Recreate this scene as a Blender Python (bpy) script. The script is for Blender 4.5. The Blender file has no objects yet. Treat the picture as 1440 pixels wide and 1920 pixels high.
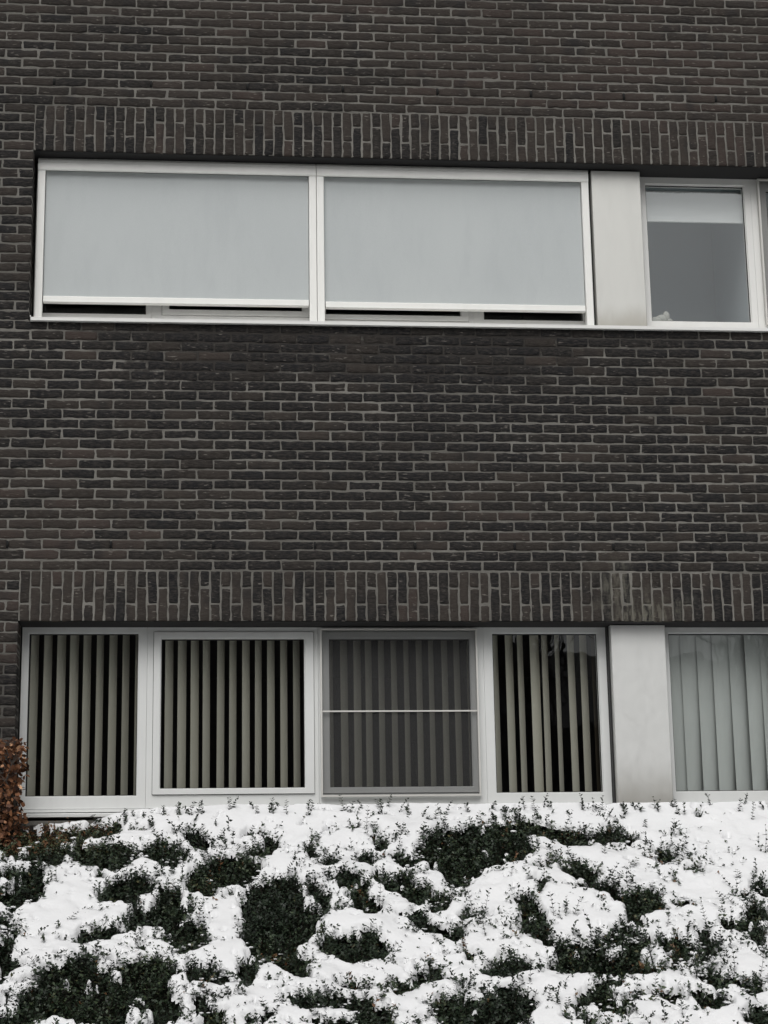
import bpy, math, random
import numpy as np
from mathutils import Matrix, Vector

# ------------------------------------------------------------ camera, sky, sun, exposure
scene = bpy.context.scene
col = scene.collection
cam_d = bpy.data.cameras.new('camera')
cam = bpy.data.objects.new('camera', cam_d)
col.objects.link(cam)
R_ = Vector((0.99565785, -0.09167152, -0.0161798))
U_ = Vector((-0.00574294, -0.23397054, 0.97222672))
D_ = Vector((0.0929111, 0.96791225, 0.23348107))
cam.matrix_world = Matrix(((R_.x, U_.x, -D_.x, 1.149), (R_.y, U_.y, -D_.y, -11.115),
                           (R_.z, U_.z, -D_.z, 1.6), (0, 0, 0, 1)))
cam_d.sensor_fit = 'AUTO'; cam_d.sensor_width = 36; cam_d.lens = 67.5
cam_d.clip_start = 0.1; cam_d.clip_end = 600
scene.camera = cam

SUN_EL, SUN_AZ = math.radians(50), math.radians(192)      # azimuth seen from above, 180 = from the camera's side
world = bpy.data.worlds.new("World"); scene.world = world; world.use_nodes = True
wn = world.node_tree; bg = wn.nodes['Background']
sky = wn.nodes.new('ShaderNodeTexSky'); sky.sky_type = 'NISHITA'; sky.sun_disc = False
sky.sun_elevation = SUN_EL; sky.sun_rotation = SUN_AZ
sky.air_density = 1.0; sky.dust_density = 6.0; sky.ozone_density = 1.0
hs = wn.nodes.new('ShaderNodeHueSaturation'); hs.inputs['Saturation'].default_value = 0.12
wn.links.new(sky.outputs[0], hs.inputs['Color']); wn.links.new(hs.outputs[0], bg.inputs['Color'])
bg.inputs['Strength'].default_value = 0.09
sl = bpy.data.lights.new('sun', 'SUN'); sl.energy = 1.3; sl.angle = math.radians(50); sl.color = (1.0, 0.985, 0.96)
so = bpy.data.objects.new('sun', sl); col.objects.link(so)
sdir = Vector((math.sin(SUN_AZ)*math.cos(SUN_EL), math.cos(SUN_AZ)*math.cos(SUN_EL), math.sin(SUN_EL)))
so.rotation_euler = sdir.to_track_quat('Z', 'Y').to_euler(); so.location = (0, -20, 30)
vs = scene.view_settings; vs.view_transform = 'Standard'; vs.look = 'None'; vs.exposure = -0.11; vs.gamma = 1.0

rng = np.random.default_rng(7); random.seed(7)

# ------------------------------------------------------------ numeric helpers
def hash2(ix, iy, seed=0):
    h = (ix.astype(np.int64)*374761393 + iy.astype(np.int64)*668265263 + seed*974711) & 0xffffffff
    h = ((h ^ (h >> 13))*1274126177) & 0xffffffff
    h = ((h ^ (h >> 16))*2246822519) & 0xffffffff
    return ((h ^ (h >> 15)) & 0xffffff)/float(0xffffff)
def vnoise(x, y, seed=0):
    x = np.asarray(x, float); y = np.asarray(y, float)
    ix, iy = np.floor(x), np.floor(y); fx, fy = x-ix, y-iy
    fx = fx*fx*fx*(fx*(fx*6-15)+10); fy = fy*fy*fy*(fy*(fy*6-15)+10)
    a = hash2(ix, iy, seed); b = hash2(ix+1, iy, seed); c = hash2(ix, iy+1, seed); d = hash2(ix+1, iy+1, seed)
    return ((a*(1-fx)+b*fx)*(1-fy) + (c*(1-fx)+d*fx)*fy)*2-1
def fbm(x, y, oct=4, seed=0, gain=.5):
    s = 0; a = 1; t = 0
    for k in range(oct):
        s = s + a*vnoise(x*2**k+17.3*k, y*2**k-9.1*k, seed+k); t += a; a *= gain
    return s/t
def sstep(a, b, x):
    t = np.clip((x-a)/(b-a), 0, 1); return t*t*(3-2*t)

def mesh_np(name, verts, faces, mats, fmat=None, attrs=None, smooth=False):
    """faces: (n,k) int array, or a list of such arrays"""
    me = bpy.data.meshes.new(name)
    if not isinstance(faces, list): faces = [faces]
    faces = [np.asarray(f, np.int32) for f in faces if len(f)]
    loops = np.concatenate([f.ravel() for f in faces]).astype(np.int32)
    tot = np.concatenate([np.full(len(f), f.shape[1], np.int32) for f in faces])
    st = np.concatenate([[0], np.cumsum(tot)[:-1]]).astype(np.int32)
    me.vertices.add(len(verts)); me.vertices.foreach_set('co', np.asarray(verts, np.float32).ravel())
    me.loops.add(len(loops)); me.loops.foreach_set('vertex_index', loops)
    me.polygons.add(len(tot)); me.polygons.foreach_set('loop_start', st)
    for m in (mats if isinstance(mats, (list, tuple)) else [mats]): me.materials.append(m)
    me.update(calc_edges=True); me.validate()
    if fmat is not None: me.polygons.foreach_set('material_index', np.asarray(fmat, np.int32))
    if smooth: me.polygons.foreach_set('use_smooth', np.ones(len(tot), bool))
    for k, v in (attrs or {}).items():
        at = me.attributes.new(k, 'FLOAT', 'FACE'); at.data.foreach_set('value', np.asarray(v, np.float32))
    return me

class MB:
    """collects boxes, prisms and tubes into one mesh"""
    def __init__(s): s.v = []; s.f = []; s.m = []
    def add(s, vs_, fs, mi=0):
        o = len(s.v); s.v += [tuple(p) for p in vs_]; s.f += [tuple(i+o for i in f) for f in fs]; s.m += [mi]*len(fs)
        return s
    def box(s, x0, x1, y0, y1, z0, z1, mi=0):
        return s.add([(x0,y0,z0),(x1,y0,z0),(x1,y1,z0),(x0,y1,z0),(x0,y0,z1),(x1,y0,z1),(x1,y1,z1),(x0,y1,z1)],
                     [(0,3,2,1),(4,5,6,7),(0,1,5,4),(1,2,6,5),(2,3,7,6),(3,0,4,7)], mi)
    def bbox(s, x0, x1, y0, y1, z0, z1, b=.002, mi=0):
        """box whose front (low y) edges are chamfered"""
        v = [(x0+b,y0,z0+b),(x1-b,y0,z0+b),(x1-b,y0,z1-b),(x0+b,y0,z1-b),
             (x0,y0+b,z0),(x1,y0+b,z0),(x1,y0+b,z1),(x0,y0+b,z1),
             (x0,y1,z0),(x1,y1,z0),(x1,y1,z1),(x0,y1,z1)]
        f = [(0,1,2,3)]+[(i,4+i,4+(i+1)%4,(i+1)%4) for i in range(4)]+[(4+i,8+i,8+(i+1)%4,4+(i+1)%4) for i in range(4)]+[(11,10,9,8)]
        return s.add(v, f, mi)
    def ring(s, X0, X1, Z0, Z1, l, r, b, t, y0, y1, mi=0):
        """rectangular frame, mitred, with its four bars l r b t wide"""
        x0, x1, z0, z1 = X0+l, X1-r, Z0+b, Z1-t
        v = []
        for y in (y0, y1):
            v += [(X0,y,Z0),(X1,y,Z0),(X1,y,Z1),(X0,y,Z1),(x0,y,z0),(x1,y,z0),(x1,y,z1),(x0,y,z1)]
        f = []
        for i in range(4):
            j = (i+1) % 4
            f += [(i,j,4+j,4+i),(8+i,12+i,12+j,8+j),(i,8+i,8+j,j),(4+i,4+j,12+j,12+i)]
        return s.add(v, f, mi)
    def prism(s, prof, x0, x1, mi=0):
        """profile [(y,z)...] swept along x"""
        n = len(prof)
        v = [(x0,y,z) for y, z in prof]+[(x1,y,z) for y, z in prof]
        f = [(i,(i+1)%n,n+(i+1)%n,n+i) for i in range(n)]+[tuple(range(n))[::-1], tuple(range(n,2*n))]
        return s.add(v, f, mi)
    def tube(s, pts, rad, n=6, mi=0):
        pts = [Vector(p) for p in pts]; rad = rad if isinstance(rad, (list, tuple)) else [rad]*len(pts)
        v = []
        for i, p in enumerate(pts):
            d = (pts[min(i+1, len(pts)-1)]-pts[max(i-1, 0)]).normalized()
            a = d.orthogonal().normalized(); b = d.cross(a)
            v += [p+(a*math.cos(2*math.pi*k/n)+b*math.sin(2*math.pi*k/n))*rad[i] for k in range(n)]
        f = [(i*n+k, i*n+(k+1)%n, (i+1)*n+(k+1)%n, (i+1)*n+k) for i in range(len(pts)-1) for k in range(n)]
        f += [tuple(range(n))[::-1], tuple(range((len(pts)-1)*n, len(pts)*n))]
        return s.add(v, f, mi)
    def build(s, name, mats, parent=None, smooth=False):
        me = bpy.data.meshes.new(name); me.from_pydata(s.v, [], s.f)
        for m in (mats if isinstance(mats, (list, tuple)) else [mats]): me.materials.append(m)
        me.polygons.foreach_set('material_index', s.m)
        if smooth: me.polygons.foreach_set('use_smooth', [True]*len(s.f))
        me.update()
        return link(name, me, parent)

def link(name, me, parent=None):
    o = bpy.data.objects.new(name, me); col.objects.link(o)
    if parent: o.parent = parent
    return o
def empty(name, loc=(0, 0, 0)):
    o = bpy.data.objects.new(name, None); col.objects.link(o); o.location = loc; return o
def tag(o, label=None, cat=None, group=None, kind=None):
    if label: o['label'] = label
    if cat: o['category'] = cat
    if group: o['group'] = group
    if kind: o['kind'] = kind
    return o
def reparent(o, root):
    """hang a mesh modelled in world coordinates under an empty at the thing's base"""
    o.parent = root; o.location = -root.location

# ------------------------------------------------------------ materials
def mat(name, color=(.5, .5, .5), rough=.6, metal=0.0, spec=.5):
    m = bpy.data.materials.new(name); m.use_nodes = True
    p = m.node_tree.nodes['Principled BSDF']
    p.inputs['Base Color'].default_value = (*color, 1); p.inputs['Roughness'].default_value = rough
    p.inputs['Metallic'].default_value = metal; p.inputs['Specular IOR Level'].default_value = spec
    return m
class NT:
    def __init__(s, m): s.t = m.node_tree; s.p = s.t.nodes['Principled BSDF']
    def n(s, typ, **kw):
        nd = s.t.nodes.new(typ)
        for k, v in kw.items():
            if k in nd.bl_rna.properties: setattr(nd, k, v)
            else: nd.inputs[k].default_value = v
        return nd
    def l(s, a, b): s.t.links.new(a, b)
    def pos(s, scale=(1, 1, 1), loc=(0, 0, 0)):
        g = s.n('ShaderNodeNewGeometry'); mp = s.n('ShaderNodeMapping')
        mp.inputs['Scale'].default_value = scale; mp.inputs['Location'].default_value = loc
        s.l(g.outputs['Position'], mp.inputs['Vector']); return mp.outputs[0]
    def noise(s, vec, scale, detail=3, rough=.5):
        nd = s.n('ShaderNodeTexNoise'); nd.inputs['Scale'].default_value = scale
        nd.inputs['Detail'].default_value = detail; nd.inputs['Roughness'].default_value = rough
        s.l(vec, nd.inputs['Vector']); return nd.outputs['Fac']
    def ramp(s, fac, stops):
        r = s.n('ShaderNodeValToRGB'); e = r.color_ramp.elements
        while len(e) < len(stops): e.new(.5)
        for el, (p, c) in zip(e, stops):
            el.position = p; el.color = (*c, 1) if isinstance(c, tuple) else (c, c, c, 1)
        s.l(fac, r.inputs['Fac']); return r.outputs['Color']
    def mr(s, v, a, b, c=0.0, d=1.0, smooth=True):
        r = s.n('ShaderNodeMapRange'); r.interpolation_type = 'SMOOTHSTEP' if smooth else 'LINEAR'
        for i, x in zip(('From Min', 'From Max', 'To Min', 'To Max'), (a, b, c, d)): r.inputs[i].default_value = x
        s.l(v, r.inputs['Value']); return r.outputs[0]
    def math(s, op, a, b=None):
        m = s.n('ShaderNodeMath'); m.operation = op
        for i, x in enumerate((a, b)):
            if x is None: continue
            if isinstance(x, (int, float)): m.inputs[i].default_value = x
            else: s.l(x, m.inputs[i])
        return m.outputs[0]
    def mix(s, fac, a, b, typ='MIX'):
        m = s.n('ShaderNodeMixRGB'); m.blend_type = typ
        for i, x in zip(('Fac', 'Color1', 'Color2'), (fac, a, b)):
            if isinstance(x, tuple): m.inputs[i].default_value = (*x, 1)
            elif isinstance(x, (int, float)): m.inputs[i].default_value = x
            else: s.l(x, m.inputs[i])
        return m.outputs[0]
    def bump(s, h, strength=.3, dist=.01):
        b = s.n('ShaderNodeBump'); b.inputs['Strength'].default_value = strength; b.inputs['Distance'].default_value = dist
        s.l(h, b.inputs['Height']); s.l(b.outputs[0], s.p.inputs['Normal'])
    def attr(s, name):
        a = s.n('ShaderNodeAttribute'); a.attribute_name = name; return a.outputs['Fac']
    def xyz(s):
        g = s.n('ShaderNodeNewGeometry'); q = s.n('ShaderNodeSeparateXYZ'); s.l(g.outputs['Position'], q.inputs[0]); return q.outputs

M = {}
def box_mask(n, x, z, nz, x0, x1, z0, z1, e=.05, wob=.12):
    """soft-edged stain region on the facade, wobbled by noise"""
    xx = n.math('ADD', x, n.math('MULTIPLY', n.math('SUBTRACT', nz, .5), wob*2))
    zz = n.math('ADD', z, n.math('MULTIPLY', n.math('SUBTRACT', nz, .5), wob))
    a = n.math('MULTIPLY', n.mr(xx, x0-e, x0+e), n.mr(xx, x1-e, x1+e, 1, 0))
    b = n.math('MULTIPLY', n.mr(zz, z0-e*.6, z0+e*.6), n.mr(zz, z1-e*.6, z1+e*.6, 1, 0))
    return n.math('MULTIPLY', a, b)

def facade_stains(n, base, brick):
    x, y, z = n.xyz()
    nz = n.noise(n.pos(), 6, 4); nf = n.noise(n.pos((1, 1, .3)), 42, 4, .6)
    # lime bloom over the lower lintel, above the metal panel
    m1 = box_mask(n, x, z, nz, 3.58, 3.95, 3.56, 3.70, .12, .30)
    m2 = box_mask(n, x, z, nz, 3.56, 3.72, 3.66, 3.98, .10, .34)
    mm = n.math('MULTIPLY', n.math('MAXIMUM', m1, n.math('MULTIPLY', m2, .6)), n.mr(nf, .36, .62))
    base = n.mix(n.math('MULTIPLY', mm, .85), base, (.170, .162, .132))
    if not brick:
        # mortar blackened by run-off in the courses under the upper sill
        s = n.math('MULTIPLY', box_mask(n, x, z, n.noise(n.pos(), 2.3, 6, .65), .80, 3.45, 5.10, 5.60, .10, .75), n.mr(n.noise(n.pos((.6, 1, 3)), 7, 3), .30, .50, .55, 1))
        s2 = box_mask(n, x, z, nz, .35, 4.2, 5.31, 5.60, .12, .40)
        s3 = box_mask(n, x, z, nz, -.4, .10, 2.2, 3.45, .1, .22)  # darker mortar left of the lower window
        st = n.math('MAXIMUM', n.math('MAXIMUM', s, n.math('MULTIPLY', s2, .8)), n.math('MULTIPLY', s3, .6))
        base = n.mix(n.math('MULTIPLY', st, .92), base, (.028, .025, .023))
    return base

def make_brick(name):
    m = mat(name, rough=.85, spec=.25); n = NT(m)
    t = n.attr('tint'); r = n.attr('rnd')
    c = n.ramp(t, [(0, (.0080, .0080, .0094)), (.30, (.0120, .0113, .0114)), (.48, (.022, .0182, .0160)), (.8, (.037, .0300, .0258)), (1, (.046, .0335, .0290))])
    # mottling, drag marks and pale flecks of the hand-formed clay
    g = n.noise(n.pos((9, 9, 30)), 3.2, 5, .65)
    c = n.mix(n.mr(g, .38, .70, 0, .62), c, (.060, .053, .046))
    g2 = n.noise(n.pos((1, 1, 1)), 7, 3)
    c = n.mix(n.mr(g2, .48, .75, 0, .6), c, (.014, .0145, .016))
    add = n.n('ShaderNodeMapping'); add.inputs['Rotation'].default_value = (0, .35, 0); add.inputs['Scale'].default_value = (20, 20, 90)
    gp = n.n('ShaderNodeNewGeometry'); n.l(gp.outputs['Position'], add.inputs['Vector'])
    fl = n.noise(add.outputs[0], 1.0, 2, .5)
    sel = n.noise(n.pos(), 9, 2)
    f = n.math('MULTIPLY', n.mr(fl, .61, .70), n.mr(sel, .46, .58))
    c = n.mix(n.math('MULTIPLY', f, .8), c, (.17, .155, .14))
    c = facade_stains(n, c, True)
    n.l(c, n.p.inputs['Base Color'])
    h = n.math('ADD', n.math('MULTIPLY', n.noise(n.pos((1, 1, 2.5)), 60, 5, .6), 1.0), n.math('MULTIPLY', fl, .6))
    n.bump(h, .8, .006)
    return m
M['brick'] = make_brick('dark_brick')
m = mat('mortar', rough=.95, spec=.2); n = NT(m)
c = n.ramp(n.noise(n.pos(), 5, 5, .6), [(.3, (.135, .130, .118)), (.7, (.245, .236, .216))])
c = n.mix(n.mr(n.noise(n.pos(), 120, 3), .45, .75, 0, .4), c, (.12, .115, .10))
c = n.mix(n.mr(n.noise(n.pos((1, 1, 1.6)), .9, 4, .6), .38, .66, 0, .5), c, (.075, .071, .064))
c = facade_stains(n, c, False); n.l(c, n.p.inputs['Base Color']); n.bump(n.noise(n.pos(), 170, 4), .7, .004); M['mortar'] = m
M['soffit'] = mat('dark_soffit', (.018, .0175, .018), .9)  # flat dark slab along the lintel underside, without joints
M['black'] = mat('hole_shade', (.004, .004, .004), .9)

def painted(name, colr, rough=.42, dirt=0.0, metal=0.0, streak=True):
    m = mat(name, colr, rough, metal); n = NT(m)
    a = n.noise(n.pos((1, 1, .25) if streak else (1, 1, 1)), 9, 5, .6)
    c = n.mix(n.mr(a, .4, .8, 0, .14+dirt), colr, tuple(x*.6 for x in colr))
    n.l(c, n.p.inputs['Base Color'])
    n.l(n.mr(n.noise(n.pos(), 30, 3), .2, .8, rough-.07, rough+.1), n.p.inputs['Roughness'])
    return m
M['frame'] = painted('window_frame_paint', (.72, .73, .72), .45)
M['frame_up'] = painted('upper_frame_paint', (.78, .78, .76), .45)
M['screen_alu'] = painted('screen_aluminium_white', (.88, .88, .85), .4)
M['screen_edge'] = painted('insect_screen_aluminium', (.62, .61, .58), .45)
M['gasket'] = mat('black_gasket', (.008, .008, .009), .6)
def panel_mat(name, colr, zb, zt):
    m = painted(name, colr, .36, .0, .25); n = NT(m)
    x, y, z = n.xyz()
    w = n.noise(n.pos((1, 1, .35)), 5, 5, .6)
    zz = n.math('ADD', z, n.math('MULTIPLY', n.math('SUBTRACT', w, .5), .18))
    prev = [l for l in n.t.links if l.to_socket == n.p.inputs['Base Color']][0].from_socket
    c = n.mix(n.mr(zz, zb, zt, .62, 0), prev, (.27, .245, .195))
    n.l(c, n.p.inputs['Base Color']); return m
M['panel_up'] = panel_mat('upper_panel_metal', (.64, .64, .61), 5.47, 5.66)
M['panel_low'] = panel_mat('lower_panel_metal', (.72, .725, .71), 2.45, 2.86)  # turns brownish towards its foot
m = mat('screen_fabric', (.44, .47, .48), .8); n = NT(m)
c = n.mix(n.mr(n.noise(n.pos((1, 1, .5)), 2.2, 4), .3, .7), (.50, .53, .535), (.53, .56, .562)); c = n.mix(n.mr(n.noise(n.pos((1, 1, .6)), 240, 3, .7), .3, .7, 0, .16), c, (.34, .365, .375)); c = n.mix(n.mr(n.noise(n.pos((2.2, 1, .6)), 5, 5, .6), .45, .75, 0, .22), c, (.40, .43, .44))
n.l(c, n.p.inputs['Base Color'])
n.bump(n.math('ADD', n.noise(n.pos((1, 1, .35)), 4, 3), n.math('MULTIPLY', n.noise(n.pos(), 400, 1), .02)), .25, .01); M['fabric'] = m
m = mat('slat_fabric', (.40, .385, .29), .85); n = NT(m)
c = n.mix(n.noise(n.pos((1, 1, .1)), 30, 3), (.50, .485, .41), (.56, .545, .475)); n.l(c, n.p.inputs['Base Color'])
n.bump(n.noise(n.pos((1, 1, 1)), 260, 2), .3, .003); M['slat'] = m
m = mat('brown_slat_fabric', (.09, .07, .045), .85); M['slat_brown'] = m
m = mat('curtain_slat_fabric', (.50, .56, .53), .85); n = NT(m)
c = n.mix(n.noise(n.pos((1, 1, .15)), 25, 3), (.43, .455, .445), (.485, .51, .50)); n.l(c, n.p.inputs['Base Color']); M['slat_wide'] = m
M['roller'] = mat('roller_blind_fabric', (.93, .94, .93), .8)
n = NT(M['roller']); tl = n.n('ShaderNodeBsdfTranslucent'); tl.inputs[0].default_value = (.9, .92, .91, 1); mx = n.n('ShaderNodeMixShader'); mx.inputs[0].default_value = .02
out_ = n.t.nodes['Material Output']; n.l(n.p.outputs[0], mx.inputs[1]); n.l(tl.outputs[0], mx.inputs[2]); n.l(mx.outputs[0], out_.inputs[0])
M['room'] = mat('room_wall', (.045, .045, .05), .9)
M['room_added'] = mat('added_pale_wall', (.60, .65, .67), .9)

def glass(name, ior, tint):
    m = bpy.data.materials.new(name); m.use_nodes = True; t = m.node_tree; t.nodes.clear()
    out = t.nodes.new('ShaderNodeOutputMaterial'); mx = t.nodes.new('ShaderNodeMixShader')
    tr = t.nodes.new('ShaderNodeBsdfTransparent'); tr.inputs[0].default_value = (*tint, 1)
    gl = t.nodes.new('ShaderNodeBsdfGlossy'); gl.inputs['Roughness'].default_value = .0; gl.inputs['Color'].default_value = (.97, .99, 1, 1)
    fr = t.nodes.new('ShaderNodeFresnel'); bf = t.nodes.new('ShaderNodeNewGeometry'); pw = t.nodes.new('ShaderNodeMapRange')      # same reflectance from both sides of the pane
    pw.inputs['To Min'].default_value = ior; pw.inputs['To Max'].default_value = 1/ior
    t.links.new(bf.outputs['Backfacing'], pw.inputs['Value']); t.links.new(pw.outputs[0], fr.inputs['IOR'])
    # faint waviness of the float glass
    g = t.nodes.new('ShaderNodeNewGeometry'); nz = t.nodes.new('ShaderNodeTexNoise'); nz.inputs['Scale'].default_value = 3.0
    b = t.nodes.new('ShaderNodeBump'); b.inputs['Strength'].default_value = .06; b.inputs['Distance'].default_value = .02
    t.links.new(g.outputs['Position'], nz.inputs['Vector']); t.links.new(nz.outputs['Fac'], b.inputs['Height']); t.links.new(b.outputs[0], gl.inputs['Normal'])
    t.links.new(fr.outputs[0], mx.inputs[0]); t.links.new(tr.outputs[0], mx.inputs[1]); t.links.new(gl.outputs[0], mx.inputs[2])
    t.links.new(mx.outputs[0], out.inputs[0]); return m
M['glass'] = glass('window_glass', 1.72, (.95, .96, .95))
M['glass_coated'] = glass('coated_window_glass', 2.3, (.96, .98, .98))
def net(name, colr, cover):
    m = bpy.data.materials.new(name); m.use_nodes = True; t = m.node_tree; t.nodes.clear()
    out = t.nodes.new('ShaderNodeOutputMaterial'); mx = t.nodes.new('ShaderNodeMixShader'); mx.inputs[0].default_value = cover
    tr = t.nodes.new('ShaderNodeBsdfTransparent'); df = t.nodes.new('ShaderNodeBsdfDiffuse'); df.inputs[0].default_value = (*colr, 1)
    t.links.new(tr.outputs[0], mx.inputs[1]); t.links.new(df.outputs[0], mx.inputs[2]); t.links.new(mx.outputs[0], out.inputs[0]); return m
M['net'] = net('insect_net', (.075, .075, .075), .45)

m = mat('snow', (.82, .83, .84), .6, spec=.2); n = NT(m)
c = n.mix(n.mr(n.noise(n.pos(), 3, 4), .45, .8, 0, .5), (.80, .805, .815), (.73, .74, .75))
sp = n.mr(n.noise(n.pos(), 38, 3, .5), .735, .775); c = n.mix(n.math('MULTIPLY', sp, .35), c, (.25, .23, .18))
n.l(c, n.p.inputs['Base Color'])
n.bump(n.math('ADD', n.noise(n.pos(), 22, 5, .6), n.math('MULTIPLY', n.noise(n.pos(), 160, 3), .10)), .24, .02); M['snow'] = m
m = mat('snowy_lawn', rough=.8, spec=.2); n = NT(m)
c = n.ramp(n.noise(n.pos(), 1.4, 6, .65), [(.44, (.045, .06, .025)), (.52, (.72, .73, .74))]); n.l(c, n.p.inputs['Base Color']); M['lawn'] = m
m = mat('darkened_ground', (.055, .055, .058), .5); M['dark_ground'] = m  # unseen far ground, darkened to cut light bounced onto the facade
m = mat('soil', (.02, .017, .012), .95); n = NT(m)
c = n.ramp(n.noise(n.pos(), 12, 5), [(.3, (.008, .008, .005)), (.7, (.022, .022, .012))]); n.l(c, n.p.inputs['Base Color'])
n.bump(n.noise(n.pos(), 60, 4), .6, .02); M['soil'] = m
m = mat('evergreen_leaf', rough=.5, spec=.35); n = NT(m)
c = n.ramp(n.attr('tint'), [(0, (.010, .017, .010)), (.45, (.027, .044, .024)), (.75, (.052, .072, .034)), (.9, (.085, .080, .034)), (1, (.15, .075, .035))])
n.l(c, n.p.inputs['Base Color']); M['leaf'] = m
m = mat('beech_leaf', rough=.6, spec=.3); n = NT(m)
c = n.ramp(n.attr('tint'), [(0, (.032, .013, .008)), (.34, (.125, .052, .025)), (.70, (.31, .145, .070)), (1, (.66, .38, .22))])
n.l(c, n.p.inputs['Base Color']); M['beech'] = m
M['twig'] = mat('dark_twig', (.022, .016, .010), .9)
M['bark'] = mat('bark', (.05, .042, .035), .95)
# ------------------------------------------------------------ the facade
PX, PY, Z0 = 0.2, 0.061394, 4.07444       # brick and course pitch, centre of the lower weep-hole course
J = .0104                                  # joint width
ZU_T, ZU_B = Z0+40.5*PY, Z0+22.5*PY        # upper opening: soffit and top of the brickwork below it
ZL_T, ZL_B = Z0-7.42*PY, 2.47              # lower opening
ARCH_U, ARCH_L = Z0+45.5*PY, Z0-2.5*PY
XO_U, XO_L, XO_R = .090, .078, 6.42
WX0, WX1, WTOP = -6.0, 12.0, 9.6

building = tag(empty('brick_building', (1.9, 0, 0)), 'dark brown brick facade with two rows of ribbon windows, behind the snowy bank', 'building')
def part(mb_or_me, name=None, mats=None, smooth=False, parent=building):
    o = mb_or_me.build(name, mats, None, smooth) if isinstance(mb_or_me, MB) else link(name, mb_or_me)
    o.parent = parent
    o.location = -building.location if parent == building else (0, 0, 0)
    return o

rects = []      # x0, x1, z0, z1, vertical?, detailed?, depth
def course(c):
    z = Z0+c*PY; z0, z1 = z-PY/2+J/2, z+PY/2-J/2
    off = 0 if c % 2 == 0 else -PX/2
    spans = [(WX0, WX1)]
    for (lo, hi, xo) in ((ZU_B, ARCH_U, XO_U), (-99, ARCH_L, XO_L)):
        if lo < z < hi and not (lo < -9 and z < ZL_B): spans = [(WX0, xo-.004), (XO_R+.004, WX1)]
    if z < ZL_B: spans = [(WX0, WX1)]
    for a, b in spans:
        k = math.floor((a-off)/PX)
        while off+k*PX < b:
            x0, x1 = max(off+k*PX+J/2, a), min(off+(k+1)*PX-J/2, b); k += 1
            if x1-x0 < .02: continue
            edge = abs(x1-XO_U) < .03 or abs(x1-XO_L) < .03
            rects.append((x0, x1, z0, z1, 0, (-1.0 < x0 < 5.9) and (2.2 < z < 8.3), .16 if edge and x1 < .1 else .012))
for c in range(-66, 91): course(c)
def arch(zb, zt, xo):
    k = 0; x = xo+J*.5
    while x < XO_R+.02:
        x1 = x+PY-J
        zs_ = zb+(.2-.003 if k % 2 else .1-.003)
        flip = (k % 2 == 0) if xo == XO_U else (k % 2 == 1)
        zs_ = zt-.1-J*.2 if flip else zt-.2-J*.1
        rects.append((x, x1, zs_+J/2, zt-J*.6, 1, x < 5.9, .012)); rects.append((x, x1, zb, zs_-J/2, 1, x < 5.9, .014))
        x += PY; k += 1
arch(ZU_T, ARCH_U, XO_U); arch(ZL_T, ARCH_L, XO_L)

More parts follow.
